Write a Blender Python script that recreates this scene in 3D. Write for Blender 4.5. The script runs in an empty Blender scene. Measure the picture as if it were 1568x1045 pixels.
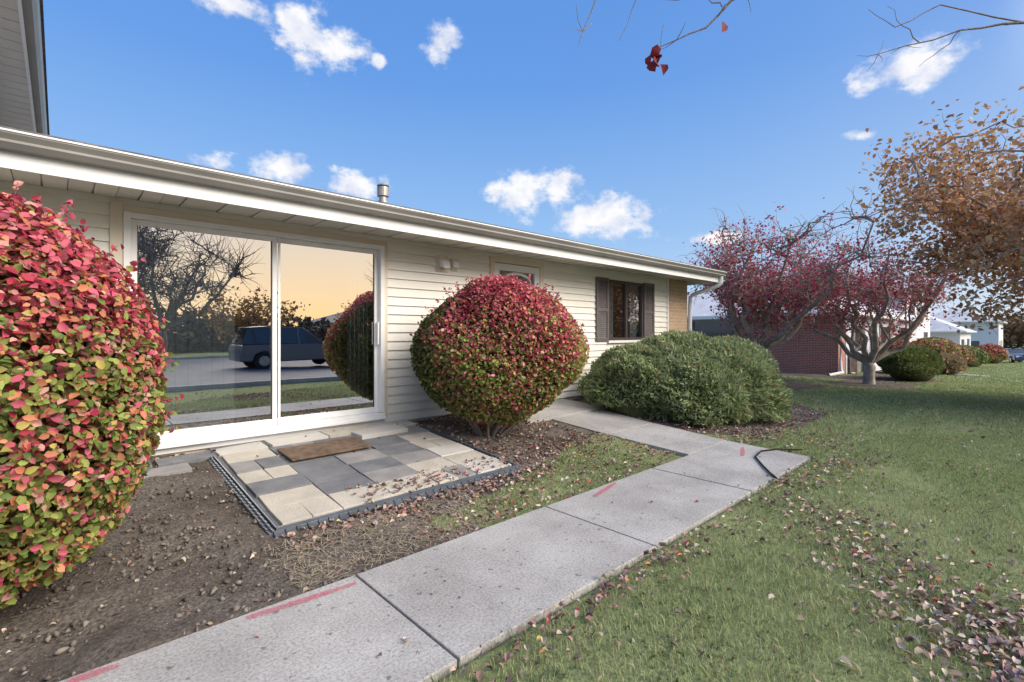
import bpy, math, random
import numpy as np
rng=np.random.default_rng(7); random.seed(3)
S=bpy.context.scene
S.view_settings.view_transform='Standard'
try: S.view_settings.look='None'
except Exception: pass
S.view_settings.exposure=0
COL=S.collection
# ------------------------------------------------------------ helpers
def link(ob,parent=None):
    COL.objects.link(ob)
    if parent is not None: ob.parent=parent
    return ob
def empty(name):
    e=bpy.data.objects.new(name,None); COL.objects.link(e); return e
def np_mesh(name,V,F,mat,col=None,parent=None,smooth=False,attr=None):
    V=np.asarray(V,dtype=np.float32); F=np.asarray(F,dtype=np.int32)
    me=bpy.data.meshes.new(name); n,k=F.shape
    me.vertices.add(len(V)); me.vertices.foreach_set('co',V.ravel())
    me.loops.add(n*k); me.loops.foreach_set('vertex_index',F.ravel())
    me.polygons.add(n); me.polygons.foreach_set('loop_start',np.arange(0,n*k,k,dtype=np.int32))
    if smooth: me.polygons.foreach_set('use_smooth',np.ones(n,dtype=bool))
    me.update(calc_edges=True)
    if col is not None:
        a=me.color_attributes.new('Col','FLOAT_COLOR','POINT')
        c=np.ones((len(V),4),dtype=np.float32); c[:,:3]=np.clip(col,0,.95); a.data.foreach_set('color',c.ravel())
    me.materials.append(mat)
    return link(bpy.data.objects.new(name,me),parent)
class B:
    def __init__(s): s.v=[]; s.f=[]
    def box(s,x0,x1,y0,y1,z0,z1):
        i=len(s.v)
        s.v+=[(x0,y0,z0),(x1,y0,z0),(x1,y1,z0),(x0,y1,z0),(x0,y0,z1),(x1,y0,z1),(x1,y1,z1),(x0,y1,z1)]
        s.f+=[tuple(i+k for k in q) for q in ((0,3,2,1),(4,5,6,7),(0,1,5,4),(1,2,6,5),(2,3,7,6),(3,0,4,7))]
        return s
    def poly(s,pts):
        i=len(s.v); s.v+=[tuple(p) for p in pts]; s.f.append(tuple(range(i,i+len(pts)))); return s
    def slab(s,pts,zt,th):
        n=len(pts); i=len(s.v)
        zt=zt if isinstance(zt,(list,tuple)) else [zt]*n
        s.v+=[(p[0],p[1],z-th) for p,z in zip(pts,zt)]+[(p[0],p[1],z) for p,z in zip(pts,zt)]
        s.f.append(tuple(i+n+k for k in range(n))); s.f.append(tuple(i+k for k in reversed(range(n))))
        for k in range(n): s.f.append((i+k,i+(k+1)%n,i+n+(k+1)%n,i+n+k))
        return s
    def prism_x(s,prof,x0,x1,closed=True):
        n=len(prof); i=len(s.v)
        s.v+=[(x0,p[0],p[1]) for p in prof]+[(x1,p[0],p[1]) for p in prof]
        for k in range(n if closed else n-1): s.f.append((i+k,i+(k+1)%n,i+n+(k+1)%n,i+n+k))
        if closed:
            s.f.append(tuple(i+k for k in reversed(range(n)))); s.f.append(tuple(i+n+k for k in range(n)))
        return s
    def prism_y(s,prof,y0,y1):
        n=len(prof); i=len(s.v)
        s.v+=[(p[0],y0,p[1]) for p in prof]+[(p[0],y1,p[1]) for p in prof]
        for k in range(n): s.f.append((i+k,i+(k+1)%n,i+n+(k+1)%n,i+n+k))
        s.f.append(tuple(i+k for k in reversed(range(n)))); s.f.append(tuple(i+n+k for k in range(n)))
        return s
    def cyl(s,c,r0,r1,h,axis='z',n=16):
        i=len(s.v)
        for r,o in ((r0,0),(r1,h)):
            for k in range(n):
                a=2*math.pi*k/n; p=(r*math.cos(a),r*math.sin(a))
                if axis=='z': s.v.append((c[0]+p[0],c[1]+p[1],c[2]+o))
                elif axis=='y': s.v.append((c[0]+p[0],c[1]+o,c[2]+p[1]))
                else: s.v.append((c[0]+o,c[1]+p[0],c[2]+p[1]))
        for k in range(n): s.f.append((i+k,i+(k+1)%n,i+n+(k+1)%n,i+n+k))
        s.f.append(tuple(i+k for k in reversed(range(n)))); s.f.append(tuple(i+n+k for k in range(n)))
        return s
    def obj(s,name,mat,parent=None,bevel=0,smooth=False):
        me=bpy.data.meshes.new(name); me.from_pydata(s.v,[],s.f); me.update()
        import bmesh
        bm=bmesh.new(); bm.from_mesh(me); bmesh.ops.recalc_face_normals(bm,faces=bm.faces); bm.to_mesh(me); bm.free()
        if smooth: me.polygons.foreach_set('use_smooth',np.ones(len(me.polygons),dtype=bool))
        me.materials.append(mat)
        ob=link(bpy.data.objects.new(name,me),parent)
        if bevel:
            m=ob.modifiers.new('Bevel','BEVEL'); m.width=bevel; m.segments=2; m.limit_method='ANGLE'
        return ob
# ------------------------------------------------------------ materials
def newmat(name):
    m=bpy.data.materials.new(name); m.use_nodes=True; nt=m.node_tree
    return m,nt,nt.nodes['Principled BSDF'],nt.nodes['Material Output']
def pmat(name,c1,c2=None,scale=4,rough=.7,bump=0,bscale=None,metal=0,spec=.4,detail=6,lo=.35,hi=.65):
    m,nt,p,o=newmat(name); N=nt.nodes; L=nt.links
    p.inputs['Roughness'].default_value=rough; p.inputs['Metallic'].default_value=metal
    p.inputs['Specular IOR Level'].default_value=spec
    p.inputs['Base Color'].default_value=(*c1,1)
    tc=N.new('ShaderNodeTexCoord')
    if c2 is not None:
        n=N.new('ShaderNodeTexNoise'); n.inputs['Scale'].default_value=scale; n.inputs['Detail'].default_value=detail
        L.new(tc.outputs['Object'],n.inputs['Vector'])
        r=N.new('ShaderNodeMapRange'); r.inputs[1].default_value=lo; r.inputs[2].default_value=hi
        L.new(n.outputs['Fac'],r.inputs[0])
        x=N.new('ShaderNodeMix'); x.data_type='RGBA'; x.inputs[6].default_value=(*c1,1); x.inputs[7].default_value=(*c2,1)
        L.new(r.outputs[0],x.inputs[0]); L.new(x.outputs[2],p.inputs['Base Color'])
    if bump:
        n2=N.new('ShaderNodeTexNoise'); n2.inputs['Scale'].default_value=bscale or scale*6; n2.inputs['Detail'].default_value=5
        L.new(tc.outputs['Object'],n2.inputs['Vector'])
        b=N.new('ShaderNodeBump'); b.inputs['Strength'].default_value=bump; b.inputs['Distance'].default_value=.02
        L.new(n2.outputs['Fac'],b.inputs['Height']); L.new(b.outputs[0],p.inputs['Normal'])
    return m
def leafmat(name,trans=.3,rough=.6):
    m,nt,p,o=newmat(name); N=nt.nodes; L=nt.links
    a=N.new('ShaderNodeAttribute'); a.attribute_name='Col'
    L.new(a.outputs['Color'],p.inputs['Base Color']); p.inputs['Roughness'].default_value=rough
    p.inputs['Specular IOR Level'].default_value=.25
    t=N.new('ShaderNodeBsdfTranslucent'); L.new(a.outputs['Color'],t.inputs['Color'])
    x=N.new('ShaderNodeMixShader'); x.inputs[0].default_value=trans
    L.new(p.outputs[0],x.inputs[1]); L.new(t.outputs[0],x.inputs[2]); L.new(x.outputs[0],o.inputs['Surface'])
    return m
def brickmat(name,c1,c2,mortar,scale=1.0):
    m,nt,p,o=newmat(name); N=nt.nodes; L=nt.links
    tc=N.new('ShaderNodeTexCoord'); sp=N.new('ShaderNodeSeparateXYZ'); L.new(tc.outputs['Object'],sp.inputs[0])
    ad=N.new('ShaderNodeMath'); ad.operation='ADD'; L.new(sp.outputs[0],ad.inputs[0]); L.new(sp.outputs[1],ad.inputs[1])
    cb=N.new('ShaderNodeCombineXYZ'); L.new(ad.outputs[0],cb.inputs[0]); L.new(sp.outputs[2],cb.inputs[1])
    b=N.new('ShaderNodeTexBrick'); L.new(cb.outputs[0],b.inputs['Vector'])
    b.inputs['Color1'].default_value=(*c1,1); b.inputs['Color2'].default_value=(*c2,1); b.inputs['Mortar'].default_value=(*mortar,1)
    b.inputs['Scale'].default_value=scale; b.inputs['Brick Width'].default_value=.22; b.inputs['Row Height'].default_value=.075
    b.inputs['Mortar Size'].default_value=.008
    L.new(b.outputs['Color'],p.inputs['Base Color']); p.inputs['Roughness'].default_value=.85
    bu=N.new('ShaderNodeBump'); bu.inputs['Strength'].default_value=.6; bu.inputs['Distance'].default_value=.01; bu.invert=True
    L.new(b.outputs['Fac'],bu.inputs['Height']); L.new(bu.outputs[0],p.inputs['Normal'])
    return m
def sidingmat(name,c):
    m,nt,p,o=newmat(name); N=nt.nodes; L=nt.links
    p.inputs['Base Color'].default_value=(*c,1); p.inputs['Roughness'].default_value=.6
    tc=N.new('ShaderNodeTexCoord'); sp=N.new('ShaderNodeSeparateXYZ'); L.new(tc.outputs['Object'],sp.inputs[0])
    a=N.new('ShaderNodeMath'); a.operation='MULTIPLY'; a.inputs[1].default_value=1/.13; L.new(sp.outputs[2],a.inputs[0])
    f=N.new('ShaderNodeMath'); f.operation='FRACT'; L.new(a.outputs[0],f.inputs[0])
    g=N.new('ShaderNodeMath'); g.operation='MULTIPLY'; g.inputs[1].default_value=-1; L.new(f.outputs[0],g.inputs[0])
    bu=N.new('ShaderNodeBump'); bu.inputs['Strength'].default_value=.8; bu.inputs['Distance'].default_value=.02
    L.new(g.outputs[0],bu.inputs['Height']); L.new(bu.outputs[0],p.inputs['Normal'])
    return m
def glassmat(name,refl=.6,tint=(.55,.6,.62)):
    m,nt,p,o=newmat(name); N=nt.nodes; L=nt.links
    g=N.new('ShaderNodeBsdfGlossy'); g.inputs['Roughness'].default_value=.0; g.inputs['Color'].default_value=(.95,.97,1,1)
    t=N.new('ShaderNodeBsdfTransparent'); t.inputs['Color'].default_value=(*tint,1)
    x=N.new('ShaderNodeMixShader'); x.inputs[0].default_value=refl
    L.new(t.outputs[0],x.inputs[1]); L.new(g.outputs[0],x.inputs[2]); L.new(x.outputs[0],o.inputs['Surface'])
    nz=N.new('ShaderNodeTexNoise'); nz.inputs['Scale'].default_value=.8
    tc=N.new('ShaderNodeTexCoord'); L.new(tc.outputs['Object'],nz.inputs['Vector'])
    bu=N.new('ShaderNodeBump'); bu.inputs['Strength'].default_value=.05; bu.inputs['Distance'].default_value=.02
    L.new(nz.outputs['Fac'],bu.inputs['Height']); L.new(bu.outputs[0],g.inputs['Normal'])
    return m
M_siding=pmat('vinyl_siding',(.74,.71,.635),(.80,.77,.69),1.2,.5,.05,40)
M_white=pmat('white_trim',(.80,.80,.79),(.74,.74,.73),3,.4)
M_cream=pmat('cream_trim',(.66,.57,.44),(.70,.62,.49),3,.5)
M_soffit=pmat('soffit_paint',(.58,.55,.49),(.64,.61,.55),2,.5)
M_gutter=pmat('gutter_metal',(.22,.215,.20),(.27,.26,.24),2,.4)
M_roof=pmat('roof_shingle',(.10,.10,.10),(.2,.19,.19),8,.9,.5,60)
M_roofL=pmat('roof_shingle_light',(.46,.47,.50),(.56,.57,.60),1.5,.9,.5,30)
M_found=pmat('foundation',(.45,.36,.27),(.55,.46,.36),3,.9,.3,60)
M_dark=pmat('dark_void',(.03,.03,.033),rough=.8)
M_int=pmat('interior_wall',(.20,.22,.24),rough=.9)
M_blind=pmat('blind_fabric',(.42,.44,.45),(.50,.52,.52),3,.8)
M_shut=pmat('shutter_paint',(.11,.095,.095),(.145,.125,.125),8,.5)
M_bframe=pmat('dark_frame',(.06,.045,.04),rough=.4)
M_metal=pmat('galvanised',(.32,.30,.28),(.45,.43,.40),9,.4,metal=.6)
M_glass=glassmat('door_glass',.64)
M_glass2=glassmat('window_glass',.45)
M_brickT=brickmat('tan_brick',(.42,.27,.15),(.52,.35,.21),(.50,.44,.36))
M_brickR=brickmat('red_brick',(.38,.14,.095),(.28,.10,.07),(.46,.38,.34))
M_greyS=sidingmat('grey_siding',(.52,.54,.59)); M_whiteS=sidingmat('white_siding',(.66,.67,.70))
M_leaf=leafmat('leaf_colours'); M_grassB=leafmat('grass_blade',.3,.7); M_litter=leafmat('dry_leaf',.1,.85)
M_barkG=pmat('grey_bark',(.38,.34,.30),(.22,.195,.17),6,.9,.6,30)
M_barkD=pmat('dark_bark',(.16,.13,.115),(.26,.22,.19),6,.9,.6,30)
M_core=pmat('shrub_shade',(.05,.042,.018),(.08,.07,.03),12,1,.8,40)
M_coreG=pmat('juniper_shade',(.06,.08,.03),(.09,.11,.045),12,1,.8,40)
M_asph=pmat('asphalt',(.11,.11,.12),(.15,.15,.155),3,.85,.3,60)
def concmat():
    m,nt,p,o=newmat('concrete'); N=nt.nodes; L=nt.links
    tc=N.new('ShaderNodeTexCoord')
    def nz(sc,d=6,r=.5):
        n=N.new('ShaderNodeTexNoise'); n.inputs['Scale'].default_value=sc; n.inputs['Detail'].default_value=d; n.inputs['Roughness'].default_value=r
        L.new(tc.outputs['Object'],n.inputs['Vector']); return n
    def ramp(src,stops):
        r=N.new('ShaderNodeValToRGB'); L.new(src,r.inputs[0]); e=r.color_ramp.elements
        e[0].position,e[0].color=stops[0][0],(*stops[0][1],1); e[1].position,e[1].color=stops[1][0],(*stops[1][1],1)
        return r
    a=ramp(nz(1.7,10,.65).outputs['Fac'],[(.34,(.33,.315,.295)),(.64,(.47,.455,.425))])
    b=ramp(nz(75,6,.85).outputs['Fac'],[(.36,(.42,.42,.42)),(.56,(1.1,1.1,1.1))])
    c=ramp(nz(24,2).outputs['Fac'],[(.29,(.22,.21,.20)),(.34,(1,1,1))])
    x=N.new('ShaderNodeMix'); x.data_type='RGBA'; x.blend_type='MULTIPLY'; x.inputs[0].default_value=.85
    L.new(a.outputs[0],x.inputs[6]); L.new(b.outputs[0],x.inputs[7])
    y=N.new('ShaderNodeMix'); y.data_type='RGBA'; y.blend_type='MULTIPLY'; y.inputs[0].default_value=.6
    L.new(x.outputs[2],y.inputs[6]); L.new(c.outputs[0],y.inputs[7])
    L.new(y.outputs[2],p.inputs['Base Color']); p.inputs['Roughness'].default_value=.95; p.inputs['Specular IOR Level'].default_value=.15
    bu=N.new('ShaderNodeBump'); bu.inputs['Strength'].default_value=.3; bu.inputs['Distance'].default_value=.004
    L.new(nz(170,4,.7).outputs['Fac'],bu.inputs['Height']); L.new(bu.outputs[0],p.inputs['Normal'])
    return m
M_conc=concmat()
# ------------------------------------------------------------ terrain
def sst(t): t=np.clip(t,0,1); return t*t*(3-2*t)
def H(x,y):
    x=np.asarray(x,float); y=np.asarray(y,float)
    z=-.028*np.clip(x-6,0,110)
    z=z+.20*np.clip((y-2.6)/2.4,0,1)*(1-sst((x-9.5)/4))
    z=z-.18*sst((-y-1.2)/2)+.02*(y<1.53)
    return z-.03
def fbm(x,y,seed=0,f=1.0,o=4):
    r=np.random.default_rng(seed); z=0*x; a=1.0
    for i in range(o):
        for j in range(3):
            th=r.uniform(0,6.28); ph=r.uniform(0,6.28); k=f*(1.9**i)*r.uniform(.8,1.3)
            z=z+a*np.sin(k*(x*math.cos(th)+y*math.sin(th))+ph+1.3*np.sin(k*.6*(y*math.cos(th)-x*math.sin(th))+ph*2))/3
        a*=.55
    return z
def on_walk(x,y):
    a=(y>1.53)&(y<2.49)&(x<5.8); b=(x>4.87)&(x<5.98)&(y>=2.4)&(y<5.3)
    return a|b
def lawn(x,y):
    n=fbm(x,y,5,4,3)
    L=(y<1.55+.0*n).astype(float)
    patch=(x>2.1)&(x<4.9)&(y>2.45)&(y<2.82+(x-2.1)*.30+.07*n)
    L=np.where(patch,1,L)
    bed=(np.abs((x-8.2)/2.75)**3+np.abs((y-5.3)/3.0)**3)<1+.05*n
    r1=(y>=1.55)&(x>5.8)&(~bed); L=np.where(r1,1,L)
    for cx,cy,rx,ry in ((16,5.6,2.2,1.6),(19.3,3.5,2.0,1.3),(24.4,3.9,3.2,1.5),(23,8,2.5,6),(36,4.5,9,1.6)):
        L=np.where(((x-cx)/rx)**2+((y-cy)/ry)**2<1+.1*n,0,L)
    tuft=((x-1.95)**2+(y-2.75)**2)<.012
    L=np.where(tuft,1,L)
    return L
def axis(a,b,step,lo,hi,g=1.13):
    c=list(np.arange(a,b,step)); s=step
    while c[-1]<hi: s*=g; c.append(c[-1]+s)
    s=step; d=[]; v=a
    while v>lo: s*=g; v-=s; d.append(v)
    return np.array(d[::-1]+c)
xs=axis(-1.5,9.5,.02,-300,500); ys=axis(-.6,5.4,.02,-300,500)
X,Y=np.meshgrid(xs,ys); x=X.ravel(); y=Y.ravel()
Lm=lawn(x,y)
bump=fbm(x,y,11,7,6)*.015*(1-Lm)+fbm(x,y,13,2.5,3)*.008+rng.normal(size=len(x))*.0028*(1-Lm)
near=np.where((x>-8)&(x<14)&(y>-6)&(y<6),1,0)
inpat=(x>.97)&(x<3.16)&(y>3.22)&(y<5.4)
z=H(x,y)+bump*near-np.where(on_walk(x,y),.05,0)-np.where(inpat,.06,0)
nx,ny=len(xs),len(ys)
i=np.arange(nx*ny).reshape(ny,nx)
F=np.stack([i[:-1,:-1],i[:-1,1:],i[1:,1:],i[1:,:-1]],-1).reshape(-1,4)
m,nt,p,o=newmat('ground_mix'); N=nt.nodes; L=nt.links
at=N.new('ShaderNodeAttribute'); at.attribute_name='Col'
tc=N.new('ShaderNodeTexCoord')
def mixc(f,c1,c2):
    q=N.new('ShaderNodeMix'); q.data_type='RGBA'
    for k,c in ((6,c1),(7,c2)):
        if isinstance(c,tuple): q.inputs[k].default_value=(*c,1)
        else: L.new(c,q.inputs[k])
    L.new(f,q.inputs[0]); return q.outputs[2]
def nzr(sc,lo,hi,d=6):
    n=N.new('ShaderNodeTexNoise'); n.inputs['Scale'].default_value=sc; n.inputs['Detail'].default_value=d
    L.new(tc.outputs['Object'],n.inputs['Vector'])
    r=N.new('ShaderNodeMapRange'); r.inputs[1].default_value=lo; r.inputs[2].default_value=hi; L.new(n.outputs['Fac'],r.inputs[0]); return r.outputs[0]
dirt=mixc(nzr(1.6,.38,.62),(.125,.105,.088),(.215,.19,.163)); dirt=mixc(nzr(60,.38,.68,6),dirt,(.08,.066,.057))
gr=mixc(nzr(.35,.38,.62),(.21,.27,.10),(.30,.34,.16)); gr=mixc(nzr(60,.35,.7,3),gr,(.18,.18,.10))
sp=N.new('ShaderNodeSeparateColor'); L.new(at.outputs['Color'],sp.inputs[0])
L.new(mixc(sp.outputs[0],dirt,gr),p.inputs['Base Color']); p.inputs['Roughness'].default_value=1; p.inputs['Specular IOR Level'].default_value=0
bn=N.new('ShaderNodeTexNoise'); bn.inputs['Scale'].default_value=55; bn.inputs['Detail'].default_value=8; bn.inputs['Roughness'].default_value=.65; L.new(tc.outputs['Object'],bn.inputs['Vector'])
bu=N.new('ShaderNodeBump'); bu.inputs['Strength'].default_value=.8; bu.inputs['Distance'].default_value=.02; L.new(bn.outputs['Fac'],bu.inputs['Height']); L.new(bu.outputs[0],p.inputs['Normal'])
np_mesh('ground',np.stack([x,y,z],-1),F,m,col=np.stack([Lm,Lm,Lm],-1),smooth=True)
# ------------------------------------------------------------ concrete walk
wk=B()
xj=[-8,-6.4,-4.9,-3.4,-1.85,-.35,1.16,2.65,4.14]
for a,b in zip(xj[:-1],xj[1:]): wk.slab([(a+.006,1.55),(b-.006,1.55),(b-.006,2.47),(a+.006,2.47)],0,.12)
wk.slab([(4.146,1.55),(5.72,1.55),(5.84,2.46),(4.146,2.46)],0.002,.12)
wk.slab([(4.89,2.475),(5.845,2.475),(5.93,3.5),(4.87,3.5)],[0.002,0.002,.06,.06],.12)
wk.slab([(4.87,3.512),(5.93,3.512),(6.0,4.4),(4.85,4.4)],[.06,.06,.13,.13],.12)
wk.slab([(4.45,4.412),(6.15,4.412),(6.15,5.33),(4.45,5.33)],[.15,.15,.19,.19],.12)
wk.slab([(30,1.2),(31.3,1.2),(33,5.4),(31.7,5.4)],[-.66,-.7,-.74,-.7],.1)
wk.obj('sidewalk',M_conc,bevel=.005)
def paintmat():
    m,nt,p,o=newmat('pink_spray'); N=nt.nodes; L=nt.links
    p.inputs['Base Color'].default_value=(.58,.14,.19,1); p.inputs['Roughness'].default_value=.8
    tc=N.new('ShaderNodeTexCoord'); n=N.new('ShaderNodeTexNoise'); n.inputs['Scale'].default_value=110; n.inputs['Detail'].default_value=4
    L.new(tc.outputs['Object'],n.inputs['Vector']); r=N.new('ShaderNodeMapRange'); r.inputs[1].default_value=.3; r.inputs[2].default_value=.68
    r.inputs[3].default_value=1.0; r.inputs[4].default_value=.0; L.new(n.outputs['Fac'],r.inputs[0]); L.new(r.outputs[0],p.inputs['Alpha']); return m
pb=B()
for (x0,y0,x1,y1) in ((.62,2.42,1.12,2.375),(3.08,2.34,3.5,2.43),(5.22,2.05,5.62,2.2),(.02,2.43,.17,2.42)):
    d=np.array([x1-x0,y1-y0]); d/=np.linalg.norm(d); n=np.array([-d[1],d[0]])*.026
    a=np.array([x0,y0]); b=np.array([x1,y1])
    pb.poly([(*(a-n*.6),.006),(*((a+b)/2-n),.006),(*(b-n*.5),.006),(*(b+n*.5),.006),(*((a+b)/2+n*.9),.006),(*(a+n*.7),.006)])
pb.obj('spray_paint_marks',paintmat())
rd=B(); kb=B()
xx=-120
while xx<150:
    z0,z1=float(H(xx,-6)),float(H(xx+6,-6))
    rd.poly([(xx,-21,z0+.02),(xx+6,-21,z1+.02),(xx+6,-4.0,z1+.02),(xx,-4.0,z0+.02)])
    for y0 in (-4.0,-21.15): kb.slab([(xx,y0),(xx+6,y0),(xx+6,y0+.15),(xx,y0+.15)],[z0+.13,z1+.13,z1+.13,z0+.13],.3)
    xx+=6
rd.obj('road',M_asph); kb.obj('kerb',M_conc)
# ------------------------------------------------------------ main building
bld=empty('apartment_building')
WY=5.35; X0=-4.0; XE=9.62
def siding(b,x0,x1,z0,z1,y=WY,c=.11,base=.2):
    k=math.floor((z0-base)/c+1e-6)
    while base+k*c<z1-1e-4:
        a=max(z0,base+k*c); e=min(z1,base+(k+1)*c)
        fa=(a-(base+k*c))/c; fe=(e-(base+k*c))/c
        ya=y-.022+.020*fa; ye=y-.022+.020*fe
        b.poly([(x0,ya,a),(x1,ya,a),(x1,ye,e),(x0,ye,e)])
        b.poly([(x0,y,a),(x1,y,a),(x1,ya,a),(x0,ya,a)])
        k+=1
sb=B()
DX0,DX1,DZ0,DZ1=.40,2.86,.27,2.34
EX0,EX1,EZ1=4.6,5.62,2.36
WX0,WX1,WZ0,WZ1=7.43,8.61,1.15,2.28
siding(sb,X0,DX0,.2,2.46); siding(sb,DX0,DX1,DZ1,2.46); siding(sb,DX1,EX0,.2,2.46); siding(sb,EX0,EX1,EZ1,2.46)
siding(sb,EX1,WX0,.2,2.46); siding(sb,WX0,WX1,.2,WZ0); siding(sb,WX0,WX1,WZ1,2.46); siding(sb,WX1,XE,.2,2.46)
so=sb.obj('siding',M_siding,bld)
fb=B(); fb.box(X0,XE,WY-.004,WY+.1,-.3,.2); fb.obj('foundation',M_found,bld)
tb=B(); tb.box(XE+.002,10.45,WY-.03,9.5,-.3,2.455); tb.obj('brick_pier',M_brickT,bld)
cb=B(); cb.box(XE-.05,XE,WY-.03,WY,.2,2.45); cb.obj('corner_trim',M_white,bld)
sf=B(); xx=X0
while xx<10.75:
    sf.box(xx+.006,xx+.144,4.69,WY+.02,2.45,2.47); sf.box(xx+.15,xx+.294,4.69,WY+.02,2.456,2.47); xx+=.30
sf.box(X0,10.76,4.69,WY+.05,2.471,2.49); sf.obj('soffit',M_soffit,bld)
ff=B(); ff.box(X0,10.78,4.665,4.69,2.40,2.60); ff.box(X0,10.78,4.655,4.664,2.395,2.41); ff.obj('fascia',M_white,bld)
ff=B(); ff.box(10.76,10.785,4.70,9.5,2.40,2.60); ff.obj('rake_fascia',M_white,bld)
gt=B(); gt.prism_x([(4.662,2.51),(4.60,2.515),(4.572,2.55),(4.585,2.57),(4.56,2.605),(4.56,2.63),(4.575,2.63),(4.58,2.605),(4.66,2.53)],X0,10.76); gt.obj('gutter',M_gutter,bld)
gl=B(); gl.box(X0,10.77,4.553,4.559,2.616,2.628); gl.obj('gutter_lip',M_white,bld)
rf=B(); rf.prism_x([(4.60,2.637),(4.60,2.655),(9.6,3.65),(14.5,2.67),(14.5,2.64),(9.6,3.6)],X0,10.80); rf.obj('roof',M_roof,bld)
bk=B(); bk.box(X0,9.6,9.4,14,-.3,2.5); bk.obj('rear_mass',M_greyS,bld)
def tube(pts,r0,r1,sides=6):
    P=np.asarray(pts,float); n=len(P)
    T=np.gradient(P,axis=0); T/=np.linalg.norm(T,axis=1)[:,None]+1e-9
    ref=np.array([0,0,1.]) if abs(T[0][2])<.8 else np.array([1.,0,0])
    U=np.cross(T,ref); U/=np.linalg.norm(U,axis=1)[:,None]+1e-9; W=np.cross(T,U)
    R=np.linspace(r0,r1,n)[:,None,None] if np.isscalar(r0) else np.asarray(r0)[:,None,None]
    a=np.arange(sides)*2*math.pi/sides
    V=P[:,None,:]+R*(np.cos(a)[None,:,None]*U[:,None,:]+np.sin(a)[None,:,None]*W[:,None,:])
    V=V.reshape(-1,3)
    k=np.arange(sides); k2=(k+1)%sides
    F=[]
    for j in range(n-1): F.append(np.stack([j*sides+k,j*sides+k2,(j+1)*sides+k2,(j+1)*sides+k],-1))
    return V,np.concatenate(F)
class Tubes:
    def __init__(s): s.V=[]; s.F=[]; s.n=0
    def add(s,pts,r0,r1,sides=5):
        V,F=tube(pts,r0,r1,sides); s.V.append(V); s.F.append(F+s.n); s.n+=len(V)
    def obj(s,name,mat,parent=None): return np_mesh(name,np.concatenate(s.V),np.concatenate(s.F),mat,parent=parent,smooth=True)
T=Tubes(); T.add([(10.62,4.62,2.52),(10.62,4.62,2.40),(10.6,4.66,2.33),(10.52,5.2,2.16),(10.5,5.27,2.1),(10.5,5.28,1.9),(10.5,5.28,.1)],.045,.045,8)
T.obj('downspout',M_white,bld)
cs=B()
cs.box(DX0-.09,DX0,WY-.035,WY+.02,.27,2.43); cs.box(DX1,DX1+.05,WY-.035,WY+.02,.27,2.40); cs.box(DX0-.001,DX1+.001,WY-.033,WY+.02,DZ1,2.40)
cs.obj('door_casing',M_cream,bld,bevel=.004)
fr=B()
fr.box(DX0,DX0+.05,WY-.05,WY+.08,.34,2.34); fr.box(DX1-.05,DX1,WY-.05,WY+.08,.34,2.34); fr.box(DX0,DX1,WY-.052,WY+.08,2.29,2.338); fr.box(DX0,DX1,WY-.06,WY+.08,.27,.335)
fr.box(DX0-.02,DX1+.02,WY-.03,WY+.05,.2,.268)
fr.box(DX0,DX1,WY-.09,WY-.05,.262,.29)
xm=1.63
for (a,b,yy) in ((DX0+.052,xm+.02,WY+.0),(xm-.035,DX1-.052,WY+.035)):
    fr.box(a,a+.045,yy-.015,yy+.02,.337,2.288); fr.box(b-.045,b,yy-.015,yy+.02,.337,2.288)
    fr.box(a+.045,b-.045,yy-.014,yy+.019,.337,.40); fr.box(a+.045,b-.045,yy-.014,yy+.019,2.24,2.288)
fr.box(xm+.025,xm+.05,WY-.03,WY-.016,.337,2.288)
fr.obj('sliding_door_frame',M_white,bld,bevel=.003)
gb=B(); gb.poly([(DX0+.09,WY+.004,.39),(xm-.02,WY+.004,.39),(xm-.02,WY+.004,2.25),(DX0+.09,WY+.004,2.25)])
gb.poly([(xm+.005,WY+.038,.39),(DX1-.09,WY+.038,.39),(DX1-.09,WY+.038,2.25),(xm+.005,WY+.038,2.25)])
gb.obj('sliding_door_glass',M_glass,bld)
gb=B()
for gx in (DX0+.10,xm-.03): gb.box(gx-.004,gx+.004,WY-.004,WY+.002,.40,2.24)
for gx in (xm+.015,DX1-.10): gb.box(gx-.004,gx+.004,WY+.030,WY+.036,.40,2.24)
gb.obj('glazing_gasket',M_bframe,bld)
hb=B(); hb.box(DX1-.085,DX1-.065,WY-.04,WY+.018,1.15,1.42); hb.obj('door_handle',M_white,bld,bevel=.005)
ib=B(); ib.poly([(X0,8.5,.3),(4.5,8.5,.3),(4.5,8.5,2.4),(X0,8.5,2.4)]); ib.poly([(X0,5.45,.3),(4.5,5.45,.3),(4.5,8.5,.3),(X0,8.5,.3)]); ib.poly([(X0,5.45,2.4),(4.5,5.45,2.4),(4.5,8.5,2.4),(X0,8.5,2.4)])
ib.poly([(4.5,5.45,.3),(4.5,8.5,.3),(4.5,8.5,2.4),(4.5,5.45,2.4)]); ib.poly([(-.2,5.45,.3),(-.2,8.5,.3),(-.2,8.5,2.4),(-.2,5.45,2.4)])
ib.obj('interior_room',M_int,bld)
bl=B()
for k in range(8): 
    a=.50+k*.1; bl.box(a,a+.096,5.50+.003*(k%2),5.502+.003*(k%2),.36,2.26)
for k in range(5): bl.box(2.5+k*.055,2.51+k*.055,5.47,5.55,.36,2.26)
bl.obj('vertical_blinds',M_blind,bld)
ed=B(); ed.box(EX0-.05,EX0+.03,WY-.035,WY+.04,.12,EZ1+.05); ed.box(EX1-.03,EX1+.05,WY-.035,WY+.04,.12,EZ1+.05); ed.box(EX0+.03,EX1-.03,WY-.034,WY+.04,EZ1-.03,EZ1+.05)
ed.obj('entry_casing',M_cream,bld)
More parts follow.
